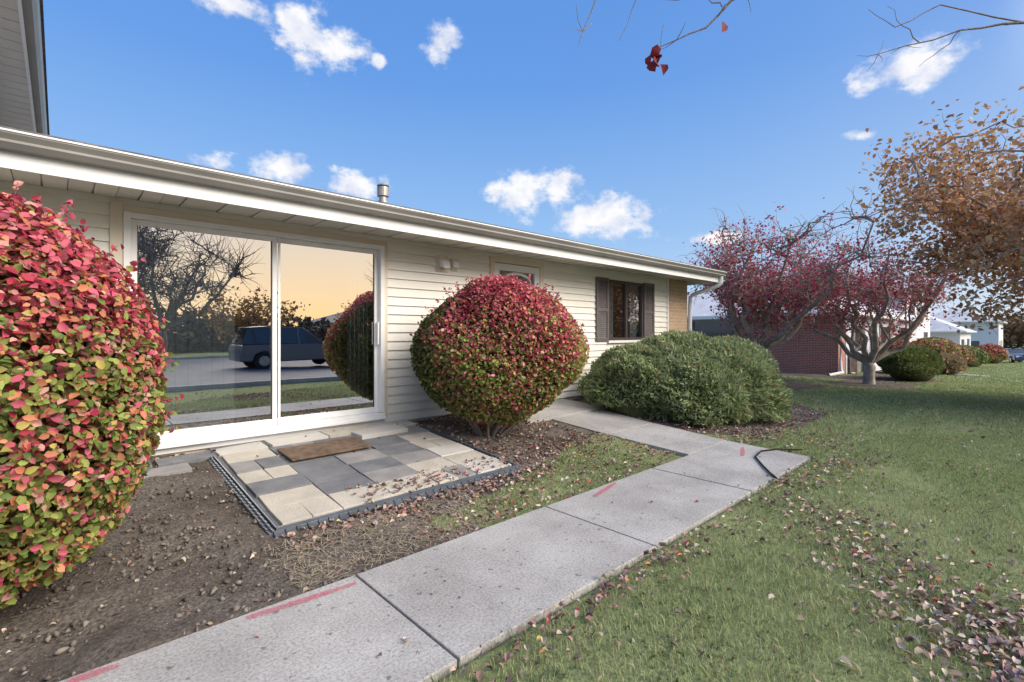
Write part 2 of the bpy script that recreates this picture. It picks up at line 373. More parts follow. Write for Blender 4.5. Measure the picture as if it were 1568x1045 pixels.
ed=B(); ed.box(EX0+.031,EX0+.14,WY-.02,WY+.02,.19,2.32); ed.box(EX1-.14,EX1-.031,WY-.02,WY+.02,.19,2.32); ed.box(EX0+.14,EX1-.14,WY-.019,WY+.02,2.22,2.32); ed.box(EX0+.14,EX1-.14,WY-.019,WY+.02,.19,.6); ed.box(EX0+.14,EX1-.14,WY-.018,WY+.02,1.3,1.36)
for k in range(7):
    a=math.pi*k/7; b=math.pi*(k+1)/7; cx=(EX0+EX1)/2
    ed.prism_y([(cx+.3*math.cos(a),2.05+.12*math.sin(a)),(cx+.3*math.cos(b),2.05+.12*math.sin(b)),(cx+.3*math.cos(b),2.08+.13*math.sin(b)),(cx+.3*math.cos(a),2.08+.13*math.sin(a))],WY-.015,WY-.005)
ed.obj('storm_door_frame',M_white,bld,bevel=.003)
gb=B(); gb.poly([(EX0+.13,WY,.55),(EX1-.13,WY,.55),(EX1-.13,WY,2.25),(EX0+.13,WY,2.25)]); gb.obj('storm_door_glass',M_glass2,bld)
gb=B(); gb.box(EX0+.03,EX1-.03,WY+.06,WY+.1,.13,2.33); gb.obj('entry_door_leaf',M_whiteS,bld)
wf=B(); a,b,c,d=WX0,WX1,WZ0,WZ1
wf.box(a,a+.05,WY-.03,WY+.05,c,d); wf.box(b-.05,b,WY-.03,WY+.05,c,d); wf.box(a+.05,b-.05,WY-.029,WY+.05,d-.05,d); wf.box(a+.05,b-.05,WY-.029,WY+.05,c,c+.05)
wf.box((a+b)/2-.03,(a+b)/2+.03,WY-.028,WY+.05,c+.05,d-.05); wf.obj('window_frame',M_bframe,bld)
ws=B(); ws.box(a-.03,b+.03,WY-.06,WY-.031,c-.05,c-.004); ws.obj('window_sill',M_white,bld)
gb=B(); gb.poly([(a+.04,WY+.01,c+.04),(b-.04,WY+.01,c+.04),(b-.04,WY+.01,d-.04),(a+.04,WY+.01,d-.04)]); gb.obj('window_glass_pane',M_glass2,bld)
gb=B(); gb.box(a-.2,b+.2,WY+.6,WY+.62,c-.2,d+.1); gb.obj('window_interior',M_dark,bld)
gb=B(); 
for k in range(5): gb.box(a+.06+k*.05,a+.095+k*.05,WY+.08,WY+.1,c+.03,d-.03); gb.box(b-.3+k*.05,b-.265+k*.05,WY+.08,WY+.1,c+.03,d-.03)
gb.obj('window_curtain',M_blind,bld)
for (s0,s1) in ((WX0-.38,WX0-.015),(WX1+.015,WX1+.40)):
    sh=B(); z0,z1=1.14,2.30
    sh.box(s0,s0+.05,WY-.05,WY-.023,z0,z1); sh.box(s1-.05,s1,WY-.05,WY-.023,z0,z1); sh.box(s0+.05,s1-.05,WY-.049,WY-.023,z1-.06,z1); sh.box(s0+.05,s1-.05,WY-.049,WY-.023,z0,z0+.06); sh.box(s0+.05,s1-.05,WY-.049,WY-.023,1.68,1.74)
    zz=z0+.06
    while zz<z1-.08:
        sh.poly([(s0+.05,WY-.045,zz),(s1-.05,WY-.045,zz),(s1-.05,WY-.024,zz+.035),(s0+.05,WY-.024,zz+.035)]); zz+=.035
    sh.obj('window_shutter',M_shut,bld)
vh=B(); vh.box(3.62,3.80,WY-.03,WY-.023,2.10,2.32); vh.box(3.86,3.96,WY-.03,WY-.023,2.13,2.30); vh.obj('vent_plate',M_cream,bld,bevel=.003)
vh=B(); vh.prism_x([(WY-.03,2.16),(WY-.14,2.14),(WY-.12,2.24),(WY-.03,2.30)],3.66,3.77); vh.box(3.86,3.95,WY-.09,WY-.031,2.17,2.25); vh.obj('vent_hood',M_white,bld,bevel=.006)
vp=B(); vp.cyl((3.48,6.5,2.9),.055,.055,.42,n=20); vp.cyl((3.48,6.5,3.30),.085,.085,.13,n=20); vp.cyl((3.48,6.5,3.20),.07,.07,.03,n=20); vp.cyl((3.48,6.5,3.45),.09,.075,.02,n=20)
vp.cyl((3.48,6.5,2.85),.14,.07,.2,n=20); vp.obj('flue_vent',M_metal,bld)
wg=B(); wg.box(-9,-.9,5.9,19,2.3,5.2); wg.obj('upper_wall',M_whiteS,bld)
wg=B(); yy=5.4
while yy<19.4: wg.box(-.9,-.36,yy+.008,yy+.29,5.2,5.215); yy+=.3
wg.box(-9,-.36,5.3,19.5,5.216,5.25); wg.obj('upper_soffit',M_soffit,bld)
wg=B(); wg.box(-.36,-.33,5.3,19.5,5.15,5.4); wg.box(-9,-.33,5.27,5.3,5.15,5.4); wg.obj('upper_fascia',M_white,bld)
wg=B(); wg.prism_y([(-.33,5.24),(-.24,5.24),(-.20,5.3),(-.18,5.38),(-.33,5.38)],5.27,19.5); wg.obj('upper_gutter',M_gutter,bld)
wg=B(); wg.prism_y([(-.15,5.42),(-5,7.0),(-9.6,5.42)],5.2,19.6); wg.obj('upper_roof',M_roof,bld)
# ------------------------------------------------------------ patio
pt=empty('paver_patio')
PM=[pmat('paver_cream',(.40,.365,.30),(.50,.46,.39),5,.9,.4,60),pmat('paver_slate',(.12,.125,.135),(.19,.19,.195),5,.8,.4,60),pmat('paver_grey',(.21,.205,.20),(.29,.275,.26),5,.9,.4,60),pmat('paver_light',(.45,.43,.39),(.52,.495,.45),3,.9,.3,60)]
pat=['CCCCL','CSGCC','SSSGL','CSGSC','GSSSC','CSSSG']
cols=np.linspace(1.05,3.08,6); rows=np.linspace(3.30,4.95,7)
pz=lambda yy: -.03+.0833*(yy-2.6)+.032
bs=[B(),B(),B(),B()]
idx={'C':0,'S':1,'G':2,'L':3}
for r in range(6):
    for c in range(5):
        k=idx[pat[r][c]]
        a,b,e,f=cols[c]+.003,cols[c+1]-.003,rows[r]+.003,rows[r+1]-.003
        j=lambda:random.uniform(-.007,.007)
        q=random.random()
        dz=random.uniform(-.005,.008)
        if q<.3:
            mm=(a+b)/2; parts=[(a,mm-.003,k),(mm+.003,b,k if random.random()<.5 else (2 if k!=2 else 1))]
        else: parts=[(a,b,k)]
        for (a_,b_,k_) in parts:
            bs[k_].slab([(a_+j(),e+j()),(b_+j(),e+j()),(b_+j(),f+j()),(a_+j(),f+j())],[pz(e)+dz+j()*.4,pz(e)+dz+j()*.4,pz(f)+dz+j()*.4,pz(f)+dz+j()*.4],.05)
for a,b,e,f,zt,k in ((1.5,2.05,4.98,5.28,.215,3),(2.06,2.6,4.99,5.29,.225,0),(2.61,3.1,4.97,5.27,.215,3),(1.05,1.46,4.97,5.25,.20,3),(2.3,2.85,4.74,5.02,.225,3),
                     (.6,1.02,4.95,5.2,.195,1),(.1,.56,4.93,5.18,.195,1),(-.4,.05,4.95,5.2,.19,2),(.35,.8,4.7,4.93,.175,2)):
    bs[k].slab([(a,e),(b,e+.01),(b,f),(a,f-.01)],[zt,zt+.004,zt+.01,zt],.05)
for k,b in enumerate(bs): b.obj('pavers_%s'%'abcd'[k],PM[k],pt,bevel=.004)
bb=B(); bb.slab([(1.03,3.28),(3.1,3.28),(3.1,5.3),(1.03,5.3)],[pz(3.28)-.02,pz(3.28)-.02,pz(5.3)-.02,pz(5.3)-.02],.1); bb.obj('paver_bed',PM[1],pt)
M_edge=pmat('edging_plastic',(.07,.085,.105),(.11,.125,.15),9,.5)
eg=B()
def edge(p,q):
    p=np.array(p);q=np.array(q); L_=np.linalg.norm(q-p); n=int(L_/.07); d=(q-p)/L_; nn=np.array([-d[1],d[0]])*.006
    for k in range(n):
        a=p+d*L_*k/n; b=p+d*L_*(k+.88)/n; za=pz(a[1]) 
        eg.slab([tuple(a-nn),tuple(b-nn),tuple(b+nn),tuple(a+nn)],za-.005,.1)
        eg.slab([tuple(a-nn*4),tuple(b-nn*4),tuple(b-nn),tuple(a-nn)],za-.02,.03)
edge((.98,5.0),(.98,3.23)); edge((.98,3.23),(3.15,3.24)); edge((3.15,3.24),(3.15,5.0))
eg.slab([(1.0,3.255),(3.14,3.265),(3.14,3.28),(1.0,3.27)],pz(3.26)+.004,.1); eg.slab([(1.0,3.25),(1.012,3.25),(1.012,5),(1.0,5)],[pz(3.25)+.004,pz(3.25)+.004,pz(5),pz(5)],.1)
eg.obj('garden_edging',M_edge)
dm=B(); dm.box(-.38,.38,-.19,.19,0,.018); M_mat=pmat('coir',(.13,.085,.055),(.22,.15,.10),14,1,.9,150)
do=dm.obj('doormat',M_mat,bevel=.006); do.location=(1.86,4.60,pz(4.60)+.014); do.rotation_euler=(.083,0,.03)
# ------------------------------------------------------------ leaf generator
LT=np.array([[0,0,0],[-.33,.28,.10],[-.27,.68,.10],[0,1,-.06],[.27,.68,.10],[.33,.28,.10]]); LF=np.array([[0,3,2,1],[0,5,4,3]])
def leaves(P,Nrm,size,col,name=None,mat=None,parent=None,tmpl=LT,curl=1.0,up=None):
    n=len(P); Nn=Nrm/np.linalg.norm(Nrm,axis=1)[:,None]
    r=rng.normal(size=(n,3)) if up is None else up+rng.normal(size=(n,3))*.5
    Tt=r-(r*Nn).sum(1)[:,None]*Nn; Tt/=np.linalg.norm(Tt,axis=1)[:,None]+1e-9; Bx=np.cross(Tt,Nn)
    s=(size if np.ndim(size) else np.full(n,size))[:,None,None]
    cu=(curl*rng.uniform(.3,1.8,n))[:,None,None]
    t=tmpl[None]
    V=P[:,None,:]+s*(t[:,:,0:1]*Bx[:,None,:]+(t[:,:,1:2]-.5)*Tt[:,None,:]+t[:,:,2:3]*cu*Nn[:,None,:])
    F=(LF[None]+(np.arange(n)*6)[:,None,None]).reshape(-1,4)
    C=np.repeat(col,6,axis=0)
    return np_mesh(name,V.reshape(-1,3),F,mat,col=C,parent=parent)
def sph(n):
    d=rng.normal(size=(n,3)); return d/np.linalg.norm(d,axis=1)[:,None]
def lump(d,seed,f=2.5,a=.06):
    return 1+a*(fbm(d[:,0]*1.3+d[:,2]*.7,d[:,1]*1.1-d[:,2]*.9,seed,f,4))
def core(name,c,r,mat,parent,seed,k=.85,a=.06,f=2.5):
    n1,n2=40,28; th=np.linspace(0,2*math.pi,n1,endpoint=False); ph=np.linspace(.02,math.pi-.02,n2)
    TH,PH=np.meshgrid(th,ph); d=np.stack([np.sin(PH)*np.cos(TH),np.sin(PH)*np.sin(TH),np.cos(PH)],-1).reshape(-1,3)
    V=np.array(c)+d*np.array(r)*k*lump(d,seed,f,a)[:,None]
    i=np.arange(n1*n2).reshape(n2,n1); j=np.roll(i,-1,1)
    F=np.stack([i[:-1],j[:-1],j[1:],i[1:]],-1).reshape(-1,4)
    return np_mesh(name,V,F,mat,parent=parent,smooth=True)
def palette(w,cols,v=(.7,1.25)):
    cols=np.array(cols); n=w.shape[0]; u=rng.random(n)[:,None]; cw=np.cumsum(w/w.sum(1,keepdims=True),1); k=(u>cw).sum(1).clip(0,len(cols)-1)
    c=cols[k]*rng.uniform(v[0],v[1],(n,1)); c*=rng.uniform(.93,1.07,(n,3)); return c
BUSHC=[(.44,.05,.08),(.62,.14,.19),(.64,.25,.14),(.54,.43,.13),(.30,.36,.09),(.18,.24,.07),(.70,.38,.32)]
def burning_bush(c,r,n,size,seed,base,red=1.0,nst=14,off=.35,nsp=150,hk=.30):
    e=empty('burning_bush')
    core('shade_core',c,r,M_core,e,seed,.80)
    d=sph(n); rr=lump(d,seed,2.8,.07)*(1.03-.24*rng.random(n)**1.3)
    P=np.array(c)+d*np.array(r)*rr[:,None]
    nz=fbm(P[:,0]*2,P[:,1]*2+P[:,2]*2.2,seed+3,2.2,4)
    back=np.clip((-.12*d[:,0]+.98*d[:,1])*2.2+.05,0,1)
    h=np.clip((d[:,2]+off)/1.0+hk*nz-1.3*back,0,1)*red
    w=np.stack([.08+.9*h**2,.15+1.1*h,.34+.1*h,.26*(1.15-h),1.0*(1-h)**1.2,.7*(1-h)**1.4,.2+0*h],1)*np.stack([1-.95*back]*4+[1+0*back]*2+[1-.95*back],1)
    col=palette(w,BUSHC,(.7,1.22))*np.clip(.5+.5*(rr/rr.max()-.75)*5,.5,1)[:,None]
    col*=(1-.6*back)[:,None]  # shade on the wall-facing side, painted into the leaf colour
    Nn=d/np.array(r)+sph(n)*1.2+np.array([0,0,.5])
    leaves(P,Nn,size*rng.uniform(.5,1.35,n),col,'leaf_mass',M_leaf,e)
    n2=n//4; d=sph(n2); P=np.array(c)+d*np.array(r)*(.80+.05*rng.random(n2))[:,None]
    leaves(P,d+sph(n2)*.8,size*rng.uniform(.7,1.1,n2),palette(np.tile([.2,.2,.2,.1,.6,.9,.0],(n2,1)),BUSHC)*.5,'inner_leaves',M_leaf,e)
    T=Tubes()
    for k in range(nst):
        a=2*math.pi*k/nst+random.random(); b0=np.array([base[0]+.1*math.cos(a),base[1]+.1*math.sin(a),base[2]-.03])
        e1=np.array([c[0]+r[0]*.6*math.cos(a),c[1]+r[1]*.6*math.sin(a),c[2]-r[2]*.45])
        mid=(b0+e1)/2+np.array([0,0,-.06]); T.add([b0,b0*.5+mid*.5,mid,(mid+e1)/2+rng.normal(size=3)*.02,e1],.018,.010,5)
    T.obj('stems',M_barkD,e)
    T=Tubes(); tp=[]
    for k in range(nsp):
        dd=sph(1)[0]; dd[2]=abs(dd[2])*1.1-.45; dd/=np.linalg.norm(dd); s0=np.array(c)+dd*np.array(r)*.9; q=dd+np.array([0,0,.3]); Lg=random.uniform(.08,.18); T.add([s0,s0+q*Lg*.5,s0+q*Lg],.003,.0015,4)
        for f_ in (.5,.58,.66,.75,.83,.91,1.0): tp.append(s0+q*Lg*f_+rng.normal(size=3)*.012)
    T.obj('twigs',M_barkD,e); tp=np.array(tp)
    hh=np.clip((tp[:,2]-c[2])/r[2],0,1); leaves(tp,sph(len(tp))+np.array([0,0,.4]),size*rng.uniform(.6,1.2,len(tp)),palette(np.stack([.3+hh,.5+hh,.3+0*hh,.3*(1-hh),1-hh,.4*(1-hh),.1+0*hh],1),BUSHC),'spray_leaves',M_leaf,e)
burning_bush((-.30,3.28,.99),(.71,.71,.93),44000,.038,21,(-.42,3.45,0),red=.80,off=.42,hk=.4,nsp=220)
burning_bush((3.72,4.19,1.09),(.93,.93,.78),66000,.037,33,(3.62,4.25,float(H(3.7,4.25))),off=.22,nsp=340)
# ------------------------------------------------------------ shrubs
def shrub(name,blobs,n,col_fn,size,mat,corem,seed,spiky=True,k=.93,la=.08,lf=3,wd=.42):
    e=empty(name)
    for j,(c,r) in enumerate(blobs):
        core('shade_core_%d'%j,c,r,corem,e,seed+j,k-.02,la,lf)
        m=n//len(blobs) if not isinstance(n,(list,tuple)) else n[j]
        d=sph(m); d[:,2]=np.where(d[:,2]<-.35,-d[:,2],d[:,2])
        P=np.array(c)+d*np.array(r)*(lump(d,seed+j,lf,la)*(.91+.13*rng.random(m)))[:,None]
        col=col_fn(P,d)
        if spiky:
            Nn=np.cross(d,sph(m))+d*.35; up=d*1.2+np.array([0,0,.5])
            leaves(P,Nn,size*rng.uniform(.5,1.4,m),col,'foliage_%d'%j,mat,e,tmpl=LT*np.array([wd,1,1]),up=up)
        else:
            leaves(P,d+sph(m)*.8,size*rng.uniform(.6,1.3,m),col,'foliage_%d'%j,mat,e)
    return e
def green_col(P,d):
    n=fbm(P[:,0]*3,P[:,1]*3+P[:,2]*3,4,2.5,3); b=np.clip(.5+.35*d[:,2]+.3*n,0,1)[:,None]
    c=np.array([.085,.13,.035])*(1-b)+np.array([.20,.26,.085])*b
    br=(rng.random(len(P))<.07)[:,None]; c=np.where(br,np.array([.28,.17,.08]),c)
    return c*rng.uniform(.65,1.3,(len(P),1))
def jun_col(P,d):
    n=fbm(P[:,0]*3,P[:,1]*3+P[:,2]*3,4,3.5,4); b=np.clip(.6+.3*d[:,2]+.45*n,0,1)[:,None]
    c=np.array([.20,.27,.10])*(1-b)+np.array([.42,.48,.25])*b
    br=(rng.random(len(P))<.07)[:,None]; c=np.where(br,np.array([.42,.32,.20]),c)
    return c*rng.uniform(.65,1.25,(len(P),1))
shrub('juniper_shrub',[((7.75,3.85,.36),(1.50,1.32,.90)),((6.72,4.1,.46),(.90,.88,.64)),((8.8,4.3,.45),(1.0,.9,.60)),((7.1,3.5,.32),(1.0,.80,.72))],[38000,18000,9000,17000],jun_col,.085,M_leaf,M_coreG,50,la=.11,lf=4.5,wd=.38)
def redcol(P,d):
    h=np.clip(.5+.5*d[:,2]+.3*rng.normal(size=len(P)),0,1); return .7*palette(np.stack([h,h,.5+0*h,.3+0*h,1-h,.8*(1-h),.1+0*h],1),BUSHC)
def orcol(P,d): return .7*palette(np.tile([.15,.2,.6,.4,.6,.5,.2],(len(P),1)),BUSHC)
def zg(x,y): return float(H(x,y))
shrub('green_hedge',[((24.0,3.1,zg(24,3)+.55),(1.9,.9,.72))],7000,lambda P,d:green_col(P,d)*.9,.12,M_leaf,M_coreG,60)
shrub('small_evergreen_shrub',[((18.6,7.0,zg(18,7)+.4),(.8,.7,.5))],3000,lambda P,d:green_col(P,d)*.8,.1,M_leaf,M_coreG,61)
shrub('red_shrub',[((29.5,4.4,zg(29,4)+.8),(1.3,.9,.85))],4000,redcol,.13,M_leaf,M_core,62,False)
shrub('orange_shrub',[((38,3.9,zg(38,4)+.8),(2.2,1.2,1.1)),((43,3.6,zg(43,4)+.7),(2.0,1.2,.9))],7000,orcol,.16,M_leaf,M_core,63,False)
shrub('tan_grass_clump',[((31.5,2.7,zg(31,3)+.4),(1.6,.6,.5))],3000,lambda P,d:np.array([.35,.27,.15])*rng.uniform(.6,1.3,(len(P),1)),.25,M_leaf,M_core,64)
shrub('red_hedge',[((64,2.6,zg(64,3)+.8),(2.5,1.2,1.0))],3000,redcol,.2,M_leaf,M_core,65,False)
shrub('green_bush',[((48,3.2,zg(48,4)+.6),(2.4,1.2,.85))],3000,green_col,.2,M_leaf,M_coreG,66,False)
# ------------------------------------------------------------ trees
def bez(a,b,c,n,w=.0):
    t=np.linspace(0,1,n)[:,None]; P=(1-t)**2*a+2*t*(1-t)*b+t*t*c
    if w: 
        o=rng.normal(size=(n,3))*w; o[0]=0; P=P+o
    return P
def crown_tree(name,base,fork,cc,cr,nl,ns,nt,nleaf,lsize,pal,bark,r0=.14,wob=.06,tw=.6,low=-.3,lean=(0,0),sp=.12,upb=.25,rl=(.45,.85),bare=0,tr=.06):
    e=empty(name); T=Tubes(); base=np.array(base,float); cc=np.array(cc,float); cr=np.array(cr,float)
    fk=base+np.array([lean[0],lean[1],fork]); 
    T.add(np.vstack([base-[0,0,.1],bez(base,base+[0,0,fork*.5],fk,5,wob*.3)]),[r0*1.5]+list(np.linspace(r0*1.2,r0*.9,5)),0,8)
    limbs=[];subs=[];tws=[]
    for i in range(nl):
        a=2*math.pi*(i+.6*random.random())/nl; rad=random.uniform(*rl); zz=random.uniform(low*.5,.75)
        t=cc+cr*np.array([math.cos(a)*rad,math.sin(a)*rad,zz*math.sqrt(max(.1,1-rad*rad))+.1])
        mid=fk*.55+t*.45+np.array([math.cos(a)*cr[0]*.15,math.sin(a)*cr[1]*.15,-.1*cr[2]])
        P=bez(fk,mid,t,9,wob); limbs.append(P); T.add(P,r0*.62,r0*.12,7)
    for i in range(ns):
        L_=limbs[random.randrange(nl)]; k=random.randrange(2,9); s=L_[k]
        d=sph(1)[0]*np.array([1,1,.7]); d[2]+=upb; t=s+d*cr*random.uniform(.25,.5)
        q=(t-cc)/cr; qn=np.linalg.norm(q)
        if qn>1: t=cc+q/qn*cr
        if t[2]<cc[2]+low*cr[2]: t[2]=cc[2]+low*cr[2]+random.random()*.3
        P=bez(s,(s+t)/2+rng.normal(size=3)*.12*np.linalg.norm(t-s),t,7,wob*.6); subs.append(P); T.add(P,r0*.22,r0*.05,5)
    for i in range(nt):
        L_=subs[random.randrange(ns)]; k=random.randrange(1,7); s=L_[k]; d=sph(1)[0]; d[2]+=upb; t=s+d*tw*random.uniform(.4,1.2)
        P=bez(s,(s+t)/2+rng.normal(size=3)*.15*tw,t,5,wob*.2); T.add(P,r0*tr,r0*.02,4)
        if bare and (s[2]-cc[2])/cr[2]>.25 and random.random()<bare: continue
        tws.append(P)
    T.obj('trunk_and_branches',bark,e)
    if nleaf:
        A=np.array(tws); i=rng.integers(0,len(A),nleaf); k=rng.integers(1,5,nleaf); P=A[i,k]+rng.normal(size=(nleaf,3))*sp
        col=palette(np.tile([w for w,_ in pal],(nleaf,1)),[c for _,c in pal])
        leaves(P,sph(nleaf)+np.array([0,0,.6]),lsize*rng.uniform(.6,1.3,nleaf),col,'leaves',M_leaf,e)
    return e
CR=[(1,(.50,.08,.13)),(.7,(.60,.14,.19)),(.5,(.34,.06,.09)),(.25,(.56,.28,.20))]
crown_tree('crabapple_tree',(16.0,5.6,zg(16,5.6)),.8,(16.9,5.2,3.5),(3.3,3.0,2.0),9,120,1400,10500,.08,CR,M_barkG,r0=.16,wob=.12,tw=.8,lean=(-.3,.3),sp=.14,low=-.4,bare=.85,rl=(.5,.95),tr=.08)
crown_tree('crabapple_tree',(19.5,3.6,zg(19.5,3.6)),.7,(20.4,4.0,3.2),(3.4,3.2,1.45),9,90,900,7500,.085,CR,M_barkG,r0=.15,wob=.11,tw=.75,sp=.15,low=-.3,bare=.6,rl=(.5,.95),tr=.08)
OK=[(1,(.52,.28,.14)),(.7,(.62,.38,.22)),(.5,(.38,.20,.10)),(.25,(.58,.44,.28))]
crown_tree('oak_tree',(16.0,-3.6,zg(16,-3.6)),1.6,(15.3,-2.4,4.2),(4.9,5.0,4.9),16,340,2600,66000,.10,OK,M_barkG,r0=.13,wob=.1,tw=.8,low=-.74,sp=.20,upb=.0,rl=(.55,.98))
mt=empty('maple_tree'); T=Tubes()
T.add([(8.3,-3.1,-.1),(8.3,-3.1,1.2),(8.2,-3.0,2.4),(8.0,-2.8,3.6)],.15,.10,10)
def br(pts,r0,r1): 
    P=np.array(pts,float); Q=[P[0]]
    for a,b in zip(P[:-1],P[1:]): Q+= [a*.67+b*.33+rng.normal(size=3)*.012,a*.33+b*.67+rng.normal(size=3)*.012,b]
    T.add(np.array(Q),r0,r1,5); return np.array(Q)
main=br([(8.0,-2.8,3.6),(6.5,-1.6,4.7),(4.6,-.3,4.7),(3.6,.6,4.0),(3.1,1.2,3.40)],.05,.010)
b1=br([(3.1,1.2,3.40),(2.93,1.37,3.19),(2.72,1.56,3.07)],.009,.003)
b2=br([(3.6,.6,4.0),(2.7,1.5,3.75),(2.43,1.84,3.36),(2.35,1.91,3.08)],.010,.002)
br([(2.7,1.5,3.75),(2.62,1.65,3.4),(2.55,1.75,3.12)],.005,.0015)
br([(3.0,1.3,3.32),(2.98,1.38,3.4),(2.80,1.6,3.42)],.005,.0015)
m2=br([(6.5,-1.6,4.7),(6.2,-.6,4.2),(5.83,.02,3.86),(5.44,.39,3.80),(4.94,.85,3.60)],.02,.003)
br([(5.83,.02,3.86),(5.3,.5,4.0),(5.0,.75,3.8),(4.85,.9,3.95)],.007,.002)
br([(5.44,.39,3.80),(5.35,.5,3.65),(5.2,.62,3.5)],.005,.0015); br([(5.2,.62,3.70),(5.12,.72,3.85),(5.0,.8,4.0)],.005,.0015)
br([(8.0,-2.8,3.6),(7.5,-3.6,4.8),(6.9,-3.9,6.0)],.06,.01); br([(8.0,-2.8,3.6),(9.3,-3.6,4.9),(9.8,-4,6.3)],.06,.01)
for Q in (b1,b2,m2[4:]):
    for k in range(8):
        s=Q[random.randrange(len(Q))]; d=sph(1)[0]*.13; T.add([s,s+d*.5,s+d+rng.normal(size=3)*.02],.003,.0012,4)
T.obj('trunk_and_branches',M_barkD,mt)
c0=np.array([[2.70,1.58,3.03],[2.71,1.57,2.98],[2.74,1.60,3.07],[2.69,1.60,2.95],[2.73,1.55,2.93],[3.02,1.30,3.2],[2.70,1.62,3.0],[2.72,1.58,3.01],[2.69,1.57,2.97]]); 
leaves(c0,sph(len(c0))+np.array([-.5,-.5,0]),.075,np.array([[.20,.025,.03]]*len(c0)),'leaves',M_leaf,mt,up=np.array([0,0,-1.5]),tmpl=LT*np.array([1.2,1,1.5]))
BR=[(1,(.30,.17,.07)),(.5,(.45,.26,.10))]
for (tx,ty,h,rr,nl) in ((4.5,-25,5.2,5,0),(9.0,-25,2.6,3.4,1500),(1.5,-27,5.5,4.5,0),(24,-28,5,4,0),(-6,-26,5,4,0),(33,-27,5,4,0)):
    crown_tree('bare_tree' if not nl else 'autumn_tree',(tx,ty,-.3),1.2 if nl else 1.8,(tx,ty,h),(rr,rr,h*.75),8,80 if not nl else 50,1300 if not nl else 400,nl,.25,BR,M_barkD,r0=.24 if not nl else .14,wob=.14,tw=1.7 if not nl else .8,sp=.3,tr=.10 if not nl else .06)
def mass(name,pts,n,c,size):
    P=[];
    for (cx,cy,cz,r) in pts:
        d=sph(n); P.append(np.array([cx,cy,cz])+d*np.array([r,r,r*.75])*(rng.random(n)**.4)[:,None]*lump(d,int(abs(cx*7))%90,3,.2)[:,None])
    P=np.concatenate(P); m=len(P); col=np.array(c)*rng.uniform(.4,1.5,(m,1)); leaves(P,sph(m),size*rng.uniform(.6,1.4,m),col,name,M_leaf)
mass('distant_trees',[(150+random.uniform(-20,20),y_,random.uniform(0,3),random.uniform(5,8)) for y_ in range(-60,60,9)],1300,(.22,.16,.09),.9)
mass('treeline',[(x_,-33+random.uniform(-2,2),random.uniform(.3,1.0),random.uniform(2.2,3.4)) for x_ in range(-60,110,4)],1300,(.10,.085,.07),.45)
# ------------------------------------------------------------ houses
M_winD=pmat('far_window',(.03,.035,.04),rough=.08,spec=.8)
def house(name,x0,x1,y0,y1,zb,ze,zr,mw,mr,wins=(),doors=(),ov=.5,endw=()):
    e=empty(name)
    b=B(); b.box(x0,x1,y0,y1,zb-.6,ze); b.obj('walls',mw,e)
    b=B(); a=min(x1-x0,y1-y0)/2
    X0_,X1_,Y0_,Y1_=x0-ov,x1+ov,y0-ov,y1+ov
    if x1-x0>y1-y0: r0,r1=(X0_+a,(Y0_+Y1_)/2,zr),(X1_-a,(Y0_+Y1_)/2,zr)
    else: r0,r1=((X0_+X1_)/2,Y0_+a,zr),((X0_+X1_)/2,Y1_-a,zr)
    A,Bp,C,D=(X0_,Y0_,ze+.1),(X1_,Y0_,ze+.1),(X1_,Y1_,ze+.1),(X0_,Y1_,ze+.1)
    if x1-x0>y1-y0: b.poly([A,Bp,r1,r0]); b.poly([C,D,r0,r1]); b.poly([D,A,r0]); b.poly([Bp,C,r1])
    else: b.poly([D,A,r0,r1]); b.poly([Bp,C,r1,r0]); b.poly([A,Bp,r0]); b.poly([C,D,r1])
    b.obj('roof',mr,e)
    b=B(); b.box(X0_,X1_,Y0_,Y1_,ze-.02,ze+.05); b.box(X0_-.05,X0_,Y0_-.05,Y1_,ze-.02,ze+.12); b.box(X0_,X1_,Y0_-.05,Y0_,ze-.02,ze+.12); b.obj('eave_gutter',M_white,e)
    fr=B(); gl=B(); sh=B()
    for (a,c,z0,z1,s) in wins:
        fr.box(a-.06,c+.06,y0-.04,y0-.004,z0-.06,z1+.06); gl.box(a,(a+c)/2-.03,y0-.05,y0-.041,z0,z1); gl.box((a+c)/2+.03,c,y0-.05,y0-.041,z0,z1)
        if s: sh.box(a-.45,a-.08,y0-.05,y0-.005,z0-.05,z1+.05); sh.box(c+.08,c+.45,y0-.05,y0-.005,z0-.05,z1+.05)
    for (a,c,z0,z1,s) in endw:
        fr.box(x0-.04,x0-.004,a-.06,c+.06,z0-.06,z1+.06); gl.box(x0-.05,x0-.041,a,(a+c)/2-.03,z0,z1); gl.box(x0-.05,x0-.041,(a+c)/2+.03,c,z0,z1)
        if s: sh.box(x0-.05,x0-.005,a-.45,a-.08,z0-.05,z1+.05); sh.box(x0-.05,x0-.005,c+.08,c+.45,z0-.05,z1+.05)
    dr=B()
    for (a,c,z0,z1) in doors: dr.box(a,c,y0-.05,y0-.004,z0,z1)
    if fr.v: fr.obj('window_frames',M_white,e); gl.obj('window_panes',M_winD,e)
    if sh.v: sh.obj('shutters',M_shut,e)
    if dr.v: dr.obj('doors',M_white,e,bevel=.01)
    return e
zb=-.52
hb_=house('brick_house',24.5,46,5.6,10,zb,2.05,3.5,M_brickR,M_roofL,wins=((27.2,28.8,.4,1.6,True),(33,34.6,.3,1.6,True),(39,40.5,.3,1.6,True)),doors=((30.2,31.2,-.6,1.5),(36.5,37.5,-.8,1.4)))
b=B(); b.box(26.2,38,10.02,17,-1,2.05); b.obj('rear_wing',M_greyS,hb_)
b=B(); b.box(25.6,45.9,5.57,5.597,-1,2.0); b.obj('front_siding',M_greyS,hb_)
